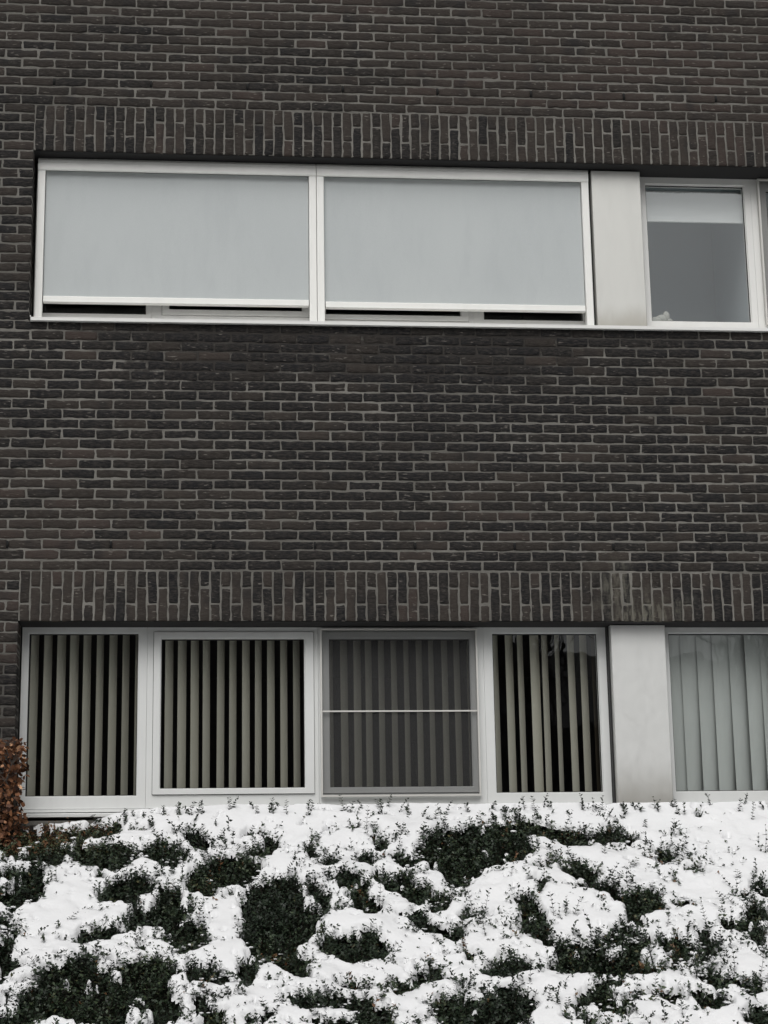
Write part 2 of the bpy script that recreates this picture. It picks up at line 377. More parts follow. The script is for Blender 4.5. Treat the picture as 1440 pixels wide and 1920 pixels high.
U = np.array([-1, -.975, -.92, -.7, -.45, -.15, .15, .45, .7, .92, .975, 1]); V = np.array([-1, -.90, -.62, -.2, .2, .62, .90, 1])
def brick_batch(rs, detailed):
    r = np.array([q[:4] for q in rs]); vert = np.array([q[4] for q in rs], bool); dep = np.array([q[6] for q in rs])
    N = len(r)
    if detailed: u, v = U, V
    else: u, v = np.array([-1., 1.]), np.array([-1., 1.])
    nu, nv = len(u), len(v)
    uu, vv = np.meshgrid(u, v, indexing='ij'); uu, vv = uu.ravel(), vv.ravel()
    cx = (r[:, 0]+r[:, 1])/2; cz = (r[:, 2]+r[:, 3])/2; hx = (r[:, 1]-r[:, 0])/2; hz = (r[:, 3]-r[:, 2])/2
    # long axis of the brick gets the finer template
    a = np.where(vert[:, None], vv[None]*hx[:, None], uu[None]*hx[:, None])
    b = np.where(vert[:, None], -uu[None]*hz[:, None], vv[None]*hz[:, None])
    X = cx[:, None]+a; Z = cz[:, None]+b
    Y = np.zeros_like(X)
    if detailed:
        ea = np.abs(a)/hx[:, None]; eb = np.abs(b)/hz[:, None]
        # rounded corners and wobbling arrises
        rad = .006
        ka = np.clip((np.abs(a)-(hx[:, None]-rad))/rad, 0, 1); kb = np.clip((np.abs(b)-(hz[:, None]-rad))/rad, 0, 1)
        q = np.sqrt(ka**2+kb**2); s = np.where((ka > 0) & (kb > 0), np.maximum(q, 1e-6)/np.maximum(np.maximum(ka, kb), 1e-6), 1)
        a2 = np.sign(a)*np.where((ka > 0) & (kb > 0), hx[:, None]-rad+ka/s*rad, np.abs(a)); b2 = np.sign(b)*np.where((ka > 0) & (kb > 0), hz[:, None]-rad+kb/s*rad, np.abs(b))
        w = sstep(.55, 1, np.maximum(ea, eb))
        seed = rng.uniform(0, 500, N)[:, None]
        dx = (fbm(X*38+seed, Z*38, 3, 11)*.0050)*w; dz = (fbm(X*24-seed, Z*24+seed, 3, 23)*.0058)*w
        tilt = rng.normal(0, .0042, N)[:, None]; sh = rng.normal(0, .0011, N)[:, None]
        X = cx[:, None]+a2*(1+rng.normal(0, .007, N)[:, None])+dx-b2*tilt*3; Z = cz[:, None]+b2+dz+sh+a2*tilt
        edge = np.maximum(sstep(hx[:, None]-.007, hx[:, None], np.abs(a)), sstep(hz[:, None]-.006, hz[:, None], np.abs(b)))
        Y = rng.normal(-.0012, .0011, N)[:, None]+fbm(X*30+seed, Z*60, 3, 5)*.0022+edge*.0042
    V3 = np.stack([X, Y, Z], -1)
    idx = np.arange(nu*nv).reshape(nu, nv)
    q = np.stack([idx[:-1, :-1], idx[1:, :-1], idx[1:, 1:], idx[:-1, 1:]], -1).reshape(-1, 4)
    loop = np.concatenate([idx[:, 0], idx[-1, 1:], idx[-2::-1, -1], idx[0, -2:0:-1]])
    nb = len(loop); back = V3[:, loop].copy(); back[:, :, 1] = dep[:, None]
    V4 = np.concatenate([V3, back], 1); n0 = nu*nv
    sk = np.array([(loop[i], n0+i, n0+(i+1) % nb, loop[(i+1) % nb]) for i in range(nb)])
    q = np.concatenate([q, sk]); per = V4.shape[1]
    F = (q[None]+(np.arange(N)*per)[:, None, None]).reshape(-1, 4)
    # tint: clusters of charcoal and of brown bricks, upper courses paler with painted sky glare
    hi = sstep(6.7, 7.0, cz); tint = np.clip(.40+.18*hi+.50*fbm(cx*.7+3, cz*1.0, 2, 77)+rng.normal(0, .31, N)*(1-.55*hi), 0, 1)
    tint = np.where(vert & (rng.random(N) < .3), .8, tint)
    return V4.reshape(-1, 3), F, np.repeat(tint, len(q)), np.repeat(rng.random(N), len(q))
def brick_mesh(name, rs):
    Vs, Fs, T, Rn = [], [], [], []; o = 0
    for det in (True, False):
        g = [q for q in rs if bool(q[5]) == det]
        if not g: continue
        v, f, t, r = brick_batch(g, det); Vs.append(v); Fs.append(f+o); T.append(t); Rn.append(r); o += len(v)
    # weep holes: upright joints with hole shade painted as black boxes, every third brick
    extra_v, extra_f = [], []
    V_, F_ = np.concatenate(Vs), np.concatenate(Fs)
    return V_, F_, np.concatenate(T), np.concatenate(Rn)
walls = [q for q in rects if not q[4]]
v, f, t, r = brick_mesh('brick_wall', walls)
mb = MB()
for k in range(-8, 19):  # solid black boxes give the shade inside each weep hole
    for (bx, c) in ((1+3*k, 48), (3*k, 0)):
        x = bx*PX; z = Z0+c*PY
        if WX0+.1 < x < WX1-.1: mb.box(x-J*.66, x+J*.62, -.0046, .01, z-PY*.36, z+PY*.33)
wv = np.array(mb.v); wf = np.array(mb.f)
nf = len(f)
me = mesh_np('brick_wall', np.concatenate([v, wv]), np.concatenate([f, wf+len(v)]), [M['brick'], M['black']],
             np.r_[np.zeros(nf), np.ones(len(wf))], {'tint': np.r_[t, np.zeros(len(wf))], 'rnd': np.r_[r, np.zeros(len(wf))]})
wall = part(me, 'brick_wall')
# mortar body of the wall, with the two openings left free
mb = MB(); ym = .0042
def mort(x0, x1, z0, z1, y1=.26): mb.box(x0, x1, ym, y1, z0, z1)
mort(WX0, WX1, ARCH_U-.004, WTOP-.0)
mort(WX0, XO_U-.006, ZU_B, ARCH_U-.004); mort(XO_R+.006, WX1, ZU_B, ARCH_U-.004)
mort(WX0, WX1, ARCH_L-.004, ZU_B)
mort(WX0, XO_L-.006, ZL_B, ARCH_L-.004); mort(XO_R+.006, WX1, ZL_B, ARCH_L-.004)
mort(WX0, WX1, -.3, ZL_B)
o = mb.build('mortar', M['mortar'], wall)
mb = MB(); mb.box(WX0-.04, WX1+.04, -.05, 9.0, WTOP+.002, WTOP+.12); part(mb, 'roof', M['frame'])
mb = MB(); mb.box(WX0, WX0+.25, .262, 8.9, -.3, WTOP); mb.box(WX1-.25, WX1, .262, 8.9, -.3, WTOP); mb.box(WX0+.251, WX1-.251, 8.65, 8.9, -.3, WTOP)
part(mb, 'side_wall', M['mortar'])
for nm, zb, zt, xo, lab in (('u', ZU_T, ARCH_U, XO_U, None), ('l', ZL_T, ARCH_L, XO_L, None)):
    rs = [q for q in rects if q[4] and zb-.01 < q[2] < zt]
    v, f, t, r = brick_mesh('lintel', rs)
    me = mesh_np('lintel', v, f, M['brick'], None, {'tint': t, 'rnd': r}); lo = part(me, 'lintel')
    mb = MB(); mb.box(xo-.004, XO_R+.004, ym, .26, zb+.004, zt-.0045); mb.build('mortar', M['mortar'], lo)
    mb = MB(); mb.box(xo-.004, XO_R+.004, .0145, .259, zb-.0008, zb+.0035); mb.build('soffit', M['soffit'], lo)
# rooms behind the windows
for zf, zc, mm in ((ZU_B-.35, ZU_T+.3, M['room']), (ZL_B-.35, ZL_T+.3, M['room'])):
    mb = MB(); x0, x1, y0, y1 = -.6, (3.755 if zf > 4 else 7.2), .262, 4.2
    mb.v = [(x0,y0,zf),(x1,y0,zf),(x1,y1,zf),(x0,y1,zf),(x0,y0,zc),(x1,y0,zc),(x1,y1,zc),(x0,y1,zc)]
    mb.f = [(0,1,2,3),(4,7,6,5),(1,5,6,2),(2,6,7,3),(3,7,4,0)]; mb.m = [0]*5
    part(mb, 'room', mm)
mb = MB(); mb.ring(3.76, 6.9, 5.30, 6.80, .02, .02, .02, .02, .264, 1.2); mb.box(3.76, 6.9, 1.201, 1.22, 5.30, 6.80); mb.box(4.66, 4.70, .275, 1.2, 5.321, 6.779)
part(mb, 'room', M['room_added'])  # shallow pale compartment added to brighten the upper right pane

YF, YG, YB = .20, .226, .262
def window(x0, x1, z0, z1, gx0, gx1, gz0, gz1, sash=None, fm='frame', gm='glass', lab=None):
    """outer frame from x0..x1 and z0..z1; pane gx/gz; sash outer bounds when it opens"""
    mb = MB()
    b = sash or (gx0, gx1, gz0, gz1)
    mb.ring(x0+.0006, x1-.0006, z0, z1, b[0]-x0, x1-b[1], b[2]-z0, z1-b[3], YF, YB)
    if not sash: mb.ring(b[0]-.004, b[1]+.004, b[2]-.004, b[3]+.004, .009, .009, .009, .009, YF+.012, YB-.004)
    w = part(mb, 'window', M[fm])
    if lab: w['label'] = lab
    if sash:
        mb = MB(); g = .0035
        mb.ring(b[0]+g, b[1]-g, b[2]+g, b[3]-g, gx0-b[0]-g, b[1]-gx1-g, gz0-b[2]-g, b[3]-gz1-g, YF-.012, YB-.006)
        mb.ring(gx0-.003, gx1+.003, gz0-.003, gz1+.003, .008, .008, .008, .008, YF, YB-.01)
        mb.build('sash', M[fm], w)
        mb = MB(); mb.ring(b[0]-.002, b[1]+.002, b[2]-.002, b[3]+.002, .008, .008, .008, .008, YF+.014, YB-.012); mb.build('gasket', M['gasket'], w)
    mb = MB(); mb.ring(gx0+.0052, gx1-.0052, gz0+.0052, gz1-.0052, .004, .004, .004, .006, YG-.005, YG+.001); mb.build('glazing_seal', M['gasket'], w)
    mb = MB(); mb.box(gx0-.001, gx1+.001, YG, YG+.0005, gz0-.001, gz1+.001)
    mb.v = mb.v[:]; p = MB(); p.add([(gx0, YG, gz0), (gx1, YG, gz0), (gx1, YG, gz1), (gx0, YG, gz1)], [(0, 1, 2, 3)]); p.build('pane', M[gm], w)
    return w
LB, LT = 2.552, ZL_T
window(XO_L+.004, .815, LB, LT-.002, .118, .766, 2.622, 3.585)
window(.815, 1.826, LB, LT-.002, .893, 1.748, 2.660, 3.553, (.850, 1.802, 2.627, 3.590))
window(1.826, 2.822, LB, LT-.002, 1.887, 2.742, 2.660, 3.553, (1.845, 2.782, 2.627, 3.590))
window(2.822, 3.570, LB, LT-.002, 2.874, 3.522, 2.622, 3.585)
window(3.915, 4.650, LB, LT-.002, 3.956, 4.612, 2.622, 3.585)
window(4.650, 5.662, LB, LT-.002, 4.735, 5.590, 2.660, 3.553, (4.690, 5.634, 2.627, 3.590))
window(5.662, XO_R-.004, LB, LT-.002, 5.72, 6.375, 2.622, 3.585)
UB, UT = ZU_B+.012, ZU_T-.002
k = 'frame_up'
window(XO_U+.004, .815, UB, UT, .130, .784, 5.574, 6.520, None, k)
window(.815, 1.826, UB, UT, .918, 1.748, 5.606, 6.490, (.876, 1.802, 5.570, 6.525), k)
window(1.826, 2.822, UB, UT, 1.887, 2.742, 5.590, 6.490, (1.845, 2.790, 5.556, 6.525), k)
window(2.822, 3.570, UB, UT, 2.882, 3.522, 5.574, 6.520, None, k)
window(3.915, 4.648, UB, UT, 3.956, 4.608, 5.582, 6.516, None, k, 'glass_coated')
window(4.648, 5.662, UB, UT, 4.745, 5.590, 5.610, 6.490, (4.690, 5.634, 5.57, 6.525), k, 'glass_coated')
window(5.662, XO_R-.004, UB, UT, 5.72, 6.375, 5.574, 6.520, None, k, 'glass_coated')
# sills
mb = MB()
mb.prism([(-.030, 5.447), (-.030, 5.468), (-.026, 5.4695), (.198, 5.484), (.198, 5.458), (-.024, 5.447)], XO_U+.006, XO_R+.02)
mb.box(XO_U+.006, XO_U+.010, -.030, .198, 5.4475, 5.4785)
part(mb, 'window_sill', M['frame_up'])
mb = MB()
mb.prism([(.120, 2.500), (.120, 2.516), (.122, 2.518), (.199, 2.530), (.199, 2.500)], XO_L+.012, XO_R-.01)
mb.box(XO_L+.012, XO_R-.01, .172, .20, 2.531, 2.548)
part(mb, 'window_sill', M['frame'])
# metal panels between the window groups
for (xa, xb, z0, z1, mm, nm) in ((3.585, 3.900, 5.486, ZU_T-.012, 'panel_up', 'brushed pale metal panel, stained beige along its foot'), (3.581, 3.912, 2.47, ZL_T-.006, 'panel_low', 'grey metal panel, brownish towards its foot')):
    mb = MB(); mb.bbox(xa, xb, .092, .20, z0, z1, .003)
    p = part(mb, 'cladding_panel', M[mm]); p['label'] = nm
    mb = MB(); mb.box(xa-.009, xa-.001, .150, .2615, z0, z1); mb.box(xb+.001, xb+.012, .150, .2615, z0, z1); mb.build('joint_gap', M['gasket'], p)

# ------------------------------------------------------------ outside sun screens over the upper windows
def sun_screen(x0, x1, zbar, label):
    root = tag(empty('sun_screen', ((x0+x1)/2, .09, 5.5)), label, 'sun screen', 'roller sun screens lowered over the upper windows')
    def P(mb, name, mats, smooth=False):
        o = mb.build(name, mats, None, smooth); reparent(o, root); return o
    mb = MB(); prof = [(.088, 6.478), (.088, 6.515), (.092, 6.538), (.102, 6.554), (.120, 6.560), (.198, 6.560), (.198, 6.470), (.180, 6.470), (.180, 6.484), (.098, 6.484), (.098, 6.470), (.092, 6.470)]
    mb.prism(prof, x0+.0015, x1-.0015); P(mb, 'cassette', M['screen_alu'])
    for a in (x0, x1-.047):
        mb = MB(); mb.bbox(a+.001, a+.046, .096, .150, 5.486, 6.482, .002); mb.bbox(a+.012, a+.016, .0945, .0965, 5.486, 6.482, .0004)
        P(mb, 'guide_rail', M['screen_alu'])
    fx0, fx1 = x0+.049, x1-.049
    nx, nz = 80, 40
    xs = np.linspace(fx0, fx1, nx); zs_ = np.linspace(zbar+.012, 6.478, nz); XX, ZZ = np.meshgrid(xs, zs_, indexing='ij')
    YY = .126+.0022*np.sin(np.pi*(XX-fx0)/(fx1-fx0))+fbm(XX*1.7, ZZ*.7+x0, 3, 41)*.0035
    idx = np.arange(nx*nz).reshape(nx, nz); q = np.stack([idx[:-1, :-1], idx[1:, :-1], idx[1:, 1:], idx[:-1, 1:]], -1).reshape(-1, 4)
    o = link('fabric', mesh_np('fabric', np.stack([XX, YY, ZZ], -1).reshape(-1, 3), q, M['fabric'], smooth=True)); reparent(o, root)
    mb = MB(); mb.prism([(.104, zbar-.021), (.104, zbar+.012), (.108, zbar+.016), (.146, zbar+.016), (.146, zbar-.021)], fx0+.003, fx1-.003)
    P(mb, 'bottom_bar', M['screen_alu'])
sun_screen(.108, 1.8325, 5.636, 'left of the two pale grey sun screens, at the brick edge')
sun_screen(1.8335, 3.566, 5.628, 'right of the two pale grey sun screens, beside the metal panel')

# ------------------------------------------------------------ insect screens
def insect_screen(x0, x1, z0, z1, bar, label):
    root = tag(empty('insect_screen', ((x0+x1)/2, .175, z0)), label, 'insect screen', 'framed insect screens fixed over opening windows')
    def P(mb, name, mats): o = mb.build(name, mats); reparent(o, root); return o
    mb = MB(); mb.ring(x0, x1, z0, z1, .010, .010, .011, .009, .160, .186); P(mb, 'frame', M['screen_edge'])
    if bar:
        mb = MB(); mb.bbox(x0+.0105, x1-.0105, .163, .171, bar-.0045, bar+.0045, .001); P(mb, 'crossbar', M['screen_edge'])
    mb = MB(); mb.add([(x0+.009, .175, z0+.009), (x1-.009, .175, z0+.009), (x1-.009, .175, z1-.008), (x0+.009, .175, z1-.008)], [(0, 1, 2, 3)]); P(mb, 'mesh', M['net'])
insect_screen(1.836, 2.780, 2.606, 3.604, 3.108, 'grey insect screen with a thin crossbar, third window of the lower row')
insect_screen(4.688, 5.640, 5.556, 6.548, None, 'insect screen at the right edge of the upper window row')

# ------------------------------------------------------------ vertical blinds behind the lower windows
def slat_mesh(w, h, dx, dy, name, mm, twist=0.0, curve=.0015, rows=14):
    n = 6; vs_ = []; L = math.hypot(dx, dy)
    for j in range(rows+1):
        t = j/rows; a = math.atan2(dy, dx)+twist*(1-t)**1.3; ux, uy = math.cos(a), math.sin(a)
        for i in range(n+1):
            s = i/n*w; c = curve*math.sin(math.pi*i/n)
            vs_.append((s*ux+c*uy, s*uy-c*ux, t*h))
    fs = [(j*(n+1)+i, j*(n+1)+i+1, (j+1)*(n+1)+i+1, (j+1)*(n+1)+i) for j in range(rows) for i in range(n)]
    return mesh_np(name, np.array(vs_), np.array(fs), mm, smooth=True)
def blind(xs, x0, x1, meshes, label, y=.292, zb=2.59, zt=3.605, pick=None, group='vertical blinds behind the lower windows'):
    root = tag(empty('vertical_blind', ((x0+x1)/2, y, zb)), label, 'blind', group)
    mb = MB(); mb.box(x0, x1, y-.01, y+.045, zt+.002, zt+.045); o = mb.build('head_rail', M['frame']); reparent(o, root)
    for i, x in enumerate(xs):
        s = link('slat', meshes[pick[i] if pick else 0], root); s.location = (x+random.gauss(0, .0018)-root.location.x, random.uniform(-.003, .003), 0)
        s.rotation_euler = (random.gauss(0, .0015), random.gauss(0, .0012), random.gauss(0, .07))
    return root
sm = slat_mesh(.084, 1.015, .0440, .071, 'slat', M['slat']); sm4 = slat_mesh(.086, 1.015, .0485, .071, 'slat', M['slat'])
sm2 = slat_mesh(.089, 1.015, .055, .068, 'slat', M['slat'])
smb = slat_mesh(.086, 1.015, .0485, .071, 'slat', M['slat_brown'])
blind([.126+.0772*i for i in range(9)], .10, .80, [sm], 'vertical blind of beige slats behind the leftmost lower window')
blind([.842+.0763*i for i in range(12)], .84, 1.80, [sm], 'beige vertical blind behind the lower window left of the insect screen')
blind([1.886+.0766*i for i in range(12)], 1.84, 2.80, [sm], 'dim beige vertical blind seen through the insect screen')
blind([2.890+.0763*i for i in range(9)], 2.83, 3.57, [sm4, sm2, smb], 'vertical blind behind the lower window left of the metal panel, brown slats at its right', pick=[0, 0, 0, 1, 0, 0, 0, 0, 2])
sw = [slat_mesh(.127, 1.0, .122, .030, 'slat', M['slat_wide'], twist=.24, curve=.012), slat_mesh(.127, 1.0, .124, .026, 'slat', M['slat_wide'], twist=.34, curve=.016), slat_mesh(.127, 1.0, .122, .030, 'slat', M['slat_wide'], twist=.14, curve=.011)]
blind([3.85+.1005*i for i in range(9)], 3.84, 4.80, sw, 'nearly closed wide grey green vertical blind behind the lower window right of the metal panel', y=.295, zb=2.60, zt=3.6, pick=[0, 2, 1, 0, 1, 2, 1, 0, 2])

# roller blind and the pale object on the inner ledge, upper right window
root = tag(empty('roller_blind', (4.3, .30, 6.31)), 'white roller blind drawn a little way down the upper right window', 'roller blind')
mb = MB(); mb.tube([(3.94, .300, 6.49), (4.64, .300, 6.49)], .020, 12); o = mb.build('roller', M['roller'], None, True); reparent(o, root)
mb = MB(); mb.box(3.945, 4.635, .2775, .2795, 6.303, 6.49); o = mb.build('cloth', M['roller']); reparent(o, root)
mb = MB(); mb.box(3.942, 4.638, .270, .286, 6.286, 6.302); o = mb.build('bottom_bar', M['roller']); reparent(o, root)
mb = MB()
for cx_, cz_, rx_, rz_, ry_ in ((4.005, 5.604, .050, .028, .03), (4.040, 5.618, .040, .030, .028), (4.072, 5.636, .024, .036, .024), (4.092, 5.606, .024, .016, .02)):
    n1, n2 = 12, 8
    vs_ = [(cx_+rx_*math.sin(math.pi*j/n2)*math.cos(2*math.pi*i/n1), .34+ry_*math.sin(math.pi*j/n2)*math.sin(2*math.pi*i/n1), cz_+rz_*math.cos(math.pi*j/n2)) for j in range(n2+1) for i in range(n1)]
    mb.add(vs_, [(j*n1+i, j*n1+(i+1) % n1, (j+1)*n1+(i+1) % n1, (j+1)*n1+i) for j in range(n2) for i in range(n1)])
m_orn = mat('pale_ornament', (.42, .42, .38), .8)
o = mb.build('ornament', m_orn, None, True); o.location = (0, -.055, .006); tag(o, 'small pale ornament in the lower left corner of the upper right window', 'ornament')
mb = MB(); mb.box(3.93, 4.66, .270, .50, 5.545, 5.572); part(mb, 'inner_ledge', M['frame'])

# ------------------------------------------------------------ ground, snow, ground-cover shrubs
# gaps in the snow where the shrubs show: x, y, half width, half depth in metres on the bank
HOLES = [(.20,-.17,.46,.13),(0.23,-0.35,0.261,0.1),(0.57,-0.24,0.088,0.046),(0.49,-0.5,0.315,0.118),(0.21,-0.81,0.127,0.179),(0.17,-1.16,0.058,0.084),(0.19,-1.45,0.056,0.193),(0.97,-0.48,0.115,0.125),(1.3,-0.64,0.114,0.137),(1.14,-0.78,0.09,0.122),(1.47,-0.39,0.082,0.122),(1.16,-0.32,0.035,0.068),(0.73,-0.82,0.128,0.15),(0.92,-1.05,0.149,0.199),(1.07,-1.29,0.085,0.154),(0.65,-1.22,0.116,0.083),(0.58,-1.44,0.062,0.07),(1.56,-1.04,0.231,0.284),(1.52,-1.26,0.161,0.182),(1.47,-1.39,0.074,0.111),(1.58,-1.51,0.078,0.087),(1.61,-1.59,0.041,0.051),(1.9,-1.36,0.146,0.108),(0.68,-1.78,0.348,0.23),(0.46,-1.56,0.114,0.106),(0.87,-1.57,0.153,0.085),(1.16,-1.61,0.076,0.072),(1.37,-1.61,0.051,0.059),(1.26,-1.77,0.055,0.037),(0.31,-1.97,0.125,0.077),(1.21,-1.99,0.097,0.123),(1.16,-1.84,0.05,0.032),(1.7,-1.84,0.1,0.096),(1.89,-1.93,0.074,0.102),(1.78,-2.05,0.142,0.061),(1.73,-0.47,0.023,0.055),(1.64,-0.56,0.029,0.038),(1.81,-0.62,0.026,0.032),(2.04,-0.57,0.044,0.065),(1.92,-0.81,0.074,0.082),(1.99,-1.0,0.078,0.049),(1.86,-1.07,0.038,0.039),(2.13,-0.37,0.03,0.068),(1.86,-1.69,0.056,0.05),(1.57,-1.72,0.025,0.029),(1.41,-2.0,0.034,0.046),(0.81,-1.37,0.039,0.027),(1.06,-1.43,0.026,0.04),(2.1,-0.75,0.023,0.042),(2.67,-0.49,0.297,0.175),(2.57,-0.57,0.205,0.151),(2.88,-0.32,0.212,0.092),(2.52,-0.72,0.081,0.105),(2.43,-0.53,0.1,0.109),(3.19,-0.35,0.103,0.08),(3.45,-0.36,0.109,0.074),(3.67,-0.54,0.06,0.083),(3.13,-0.62,0.071,0.038),(3.18,-0.73,0.081,0.037),(2.22,-0.58,0.064,0.038),(2.18,-0.78,0.074,0.083),(2.32,-0.93,0.112,0.11),(2.48,-0.91,0.045,0.04),(2.36,-1.22,0.109,0.061),(2.24,-1.11,0.05,0.029),(2.56,-1.08,0.039,0.034),(2.83,-1.17,0.055,0.161),(2.92,-0.9,0.057,0.061),(3.34,-0.98,0.085,0.09),(3.46,-1.03,0.125,0.118),(3.35,-1.2,0.033,0.085),(3.27,-0.85,0.086,0.041),(3.67,-1.04,0.04,0.045),(3.81,-0.69,0.044,0.048),(4.01,-1.01,0.037,0.055),(4.13,-0.87,0.038,0.047),(4.05,-1.16,0.034,0.048),(3.04,-1.5,0.16,0.149),(3.25,-1.56,0.12,0.13),(3.21,-1.38,0.103,0.064),(3.06,-1.82,0.051,0.098),(2.99,-1.84,0.072,0.065),(3.14,-1.72,0.031,0.042),(3.68,-1.49,0.059,0.133),(3.55,-1.52,0.054,0.114),(3.67,-1.7,0.092,0.076),(3.76,-1.76,0.052,0.059),(3.52,-1.82,0.041,0.041),(3.41,-1.64,0.032,0.039),(3.48,-1.48,0.032,0.098),(3.39,-1.82,0.049,0.037),(3.56,-1.85,0.046,0.033),(2.23,-1.56,0.094,0.104),(2.07,-1.7,0.061,0.054),(2.63,-1.56,0.105,0.087),(2.39,-1.95,0.15,0.156),(2.58,-1.85,0.127,0.113),(2.58,-1.99,0.1,0.078),(1.99,-2.03,0.029,0.092),(3.76,-2.05,0.051,0.147),(3.95,-1.34,0.03,0.102),(3.83,-1.26,0.055,0.043),(2.95,-2.04,0.055,0.07),(3.19,-1.83,0.044,0.025),(3.12,-1.91,0.028,0.028),(2.51,-1.42,0.024,0.023),(2.16,-2.02,0.02,0.023),(3.43,-1.92,0.02,0.016),(2.9,-1.41,0.054,0.041),(2.9,-1.9,0.015,0.016)]
ISLANDS = [(0.86,-0.93,0.077,0.069),(0.77,-1.31,0.1,0.063),(0.56,-0.35,0.047,0.045),(0.45,-0.39,0.04,0.044),(0.29,-0.4,0.029,0.055),(1.65,-0.84,0.022,0.031),(0.82,-1.77,0.04,0.033),(2.99,-0.55,0.03,0.098),(2.76,-0.32,0.024,0.057),(2.37,-1.16,0.06,0.048),(3.2,-1.51,0.037,0.027),(2.57,-1.9,0.04,0.02),(2.86,-0.26,0.091,0.035),(3.21,-0.36,0.03,0.034),(2.78,-0.66,0.026,0.053),(1.35,-1.64,0.018,0.025),(1.0,-0.4,0.017,0.028),(1.26,-0.47,0.046,0.055),(2.31,-1.01,0.033,0.035)]

def bank(X, Y):
    zb = 2.52+.59*(Y+.15)
    zb = zb-.070-.085*sstep(1.0, .35, X)*sstep(-.55, -.12, Y)
    return .5*(zb+np.sqrt(zb*zb+.04))
def canopy(X, Y):
    z = bank(X, Y)
    w = sstep(-.02, -.30, Y)
    return z+w*(fbm(X*2.1, Y*2.6, 3, 31)*.050+fbm(X*7, Y*8, 2, 35)*.018)
HA = np.array(HOLES); IA = np.array(ISLANDS)
def snow_dist(X, Y):
    """metres into the snow (>0) or into a gap (<0)"""
    wx = X+fbm(X*7, Y*8, 4, 51, .6)*.085; wy = Y+fbm(X*7+40, Y*9, 4, 61, .6)*.070
    sd = np.full(X.shape, 9.0)
    for hx, hy, ra, rb in HA:
        k = (np.abs(wx-hx) < ra+.3) & (np.abs(wy-hy) < rb+.3)
        if not k.any(): continue
        q = np.sqrt(((wx[k]-hx)/ra)**2+((wy[k]-hy)/rb)**2)
        sd[k] = np.minimum(sd[k], (q-1)*min(ra, rb)*1.0)
    out = np.clip(np.maximum(.1-X, X-4.35), 0, 1)+np.clip(-2.15-Y, 0, 1)
    wild = (fbm(X*2.3+5, Y*3.1+9, 4, 91)+.02)*.35
    sd = np.where(out > 0, np.minimum(sd, np.where(out > .08, -wild+.02, 9)), sd)
    for hx, hy, ra, rb in IA:
        k = (np.abs(wx-hx) < ra+.2) & (np.abs(wy-hy) < rb+.2)
        if not k.any(): continue
        q = np.sqrt(((wx[k]-hx)/ra)**2+((wy[k]-hy)/rb)**2)
        sd[k] = np.maximum(sd[k], (1-q)*min(ra, rb))
    sd = sd+fbm(X*24, Y*24, 3, 71)*.016+fbm(X*5, Y*7, 3, 75)*.030
    sd = np.maximum(sd, (fbm(X*7+200, Y*9+30, 3, 87, .6)-.43)*.26)        # scraps of snow held inside the gaps
    # small breaks where shoots come through
    sp = fbm(X*13+80, Y*15, 3, 101)
    sd = np.minimum(sd-.019, (.44-sp)*.17)
    return sd
def snow_sheet(x0, x1, y0, y1, st):
    xs = np.arange(x0, x1+st/2, st); ys = np.arange(y0, y1+st/2, st)
    X, Y = np.meshgrid(xs, ys, indexing='ij'); D = snow_dist(X, Y)
    T = .022+.009*fbm(X*3, Y*3, 2, 12)
    e = np.clip(D/.045, 0, 1); t = T*np.sqrt(np.clip(1-(1-e)**2, 0, 1))
    C = canopy(X, Y)
    # drooping lip over the gap
    Z = C+t-np.clip(-D, 0, .03)*1.6
    Z = Z+fbm(X*20, Y*20, 3, 14)*.002*e-.004*np.clip(fbm(X*11, Y*14, 2, 15)-.25, 0, 1)*e*3
    # lumps melt a little away from the facade
    Yp = Y-.012*(1-e)*(D > 0)
    idx = np.arange(X.size).reshape(X.shape)
    q = np.stack([idx[:-1, :-1], idx[1:, :-1], idx[1:, 1:], idx[:-1, 1:]], -1).reshape(-1, 4)
    q = q[D.ravel()[q].max(1) > -.004]
    return np.stack([X, Yp, Z], -1).reshape(-1, 3), q
Vs, Fs = [], []; o = 0
for a in ((-.6, 5.4, -2.7, -.03, .0095), (-5, -.6, -2.7, -.03, .03), (5.4, 10, -2.7, -.03, .03), (-5, 10, -4.6, -2.7, .045)):
    v, f = snow_sheet(*a); Vs.append(v); Fs.append(f+o); o += len(v)
# crumbs and pillows of snow caught on the twigs inside the gaps
ph = np.linspace(0, np.pi, 5); th = np.linspace(0, 2*np.pi, 8, endpoint=False)
sv = np.array([(math.sin(a)*math.cos(b), math.sin(a)*math.sin(b), math.cos(a)) for a in ph for b in th])
sf = np.array([(j*8+i, j*8+(i+1) % 8, (j+1)*8+(i+1) % 8, (j+1)*8+i) for j in range(4) for i in range(8)])[:, ::-1]
X = rng.uniform(-.4, 5.2, 26000); Y = rng.uniform(-2.6, -.06, 26000); D = snow_dist(X, Y)
cl = fbm(X*5, Y*6, 3, 131)
k = (D < .002) & (D > -.04) & (cl > .16+(-D)*6) & (rng.random(len(D)) < .6)
X, Y, D = X[k], Y[k], D[k]; N = len(X)
sc = rng.uniform(.004, .011, (N, 1, 1))*np.array([1.5, 1.0, .6])*(1+.35*rng.standard_normal((N, 1, 3))*.5)
P = sv[None]*sc*(1+.18*rng.standard_normal((N, len(sv), 1)))
P = P+np.stack([X, Y, canopy(X, Y)+.008+rng.uniform(-.02, .012, N)], -1)[:, None]
Vs.append(P.reshape(-1, 3)); Fs.append((sf[None]+(np.arange(N)*len(sv))[:, None, None]).reshape(-1, 4)+o); o += N*len(sv)
me = mesh_np('snow', np.concatenate(Vs), np.concatenate(Fs), M['snow'], smooth=True)
tag(link('snow', me), 'patchy wet snow lying over the low shrubs on the bank', kind='stuff')

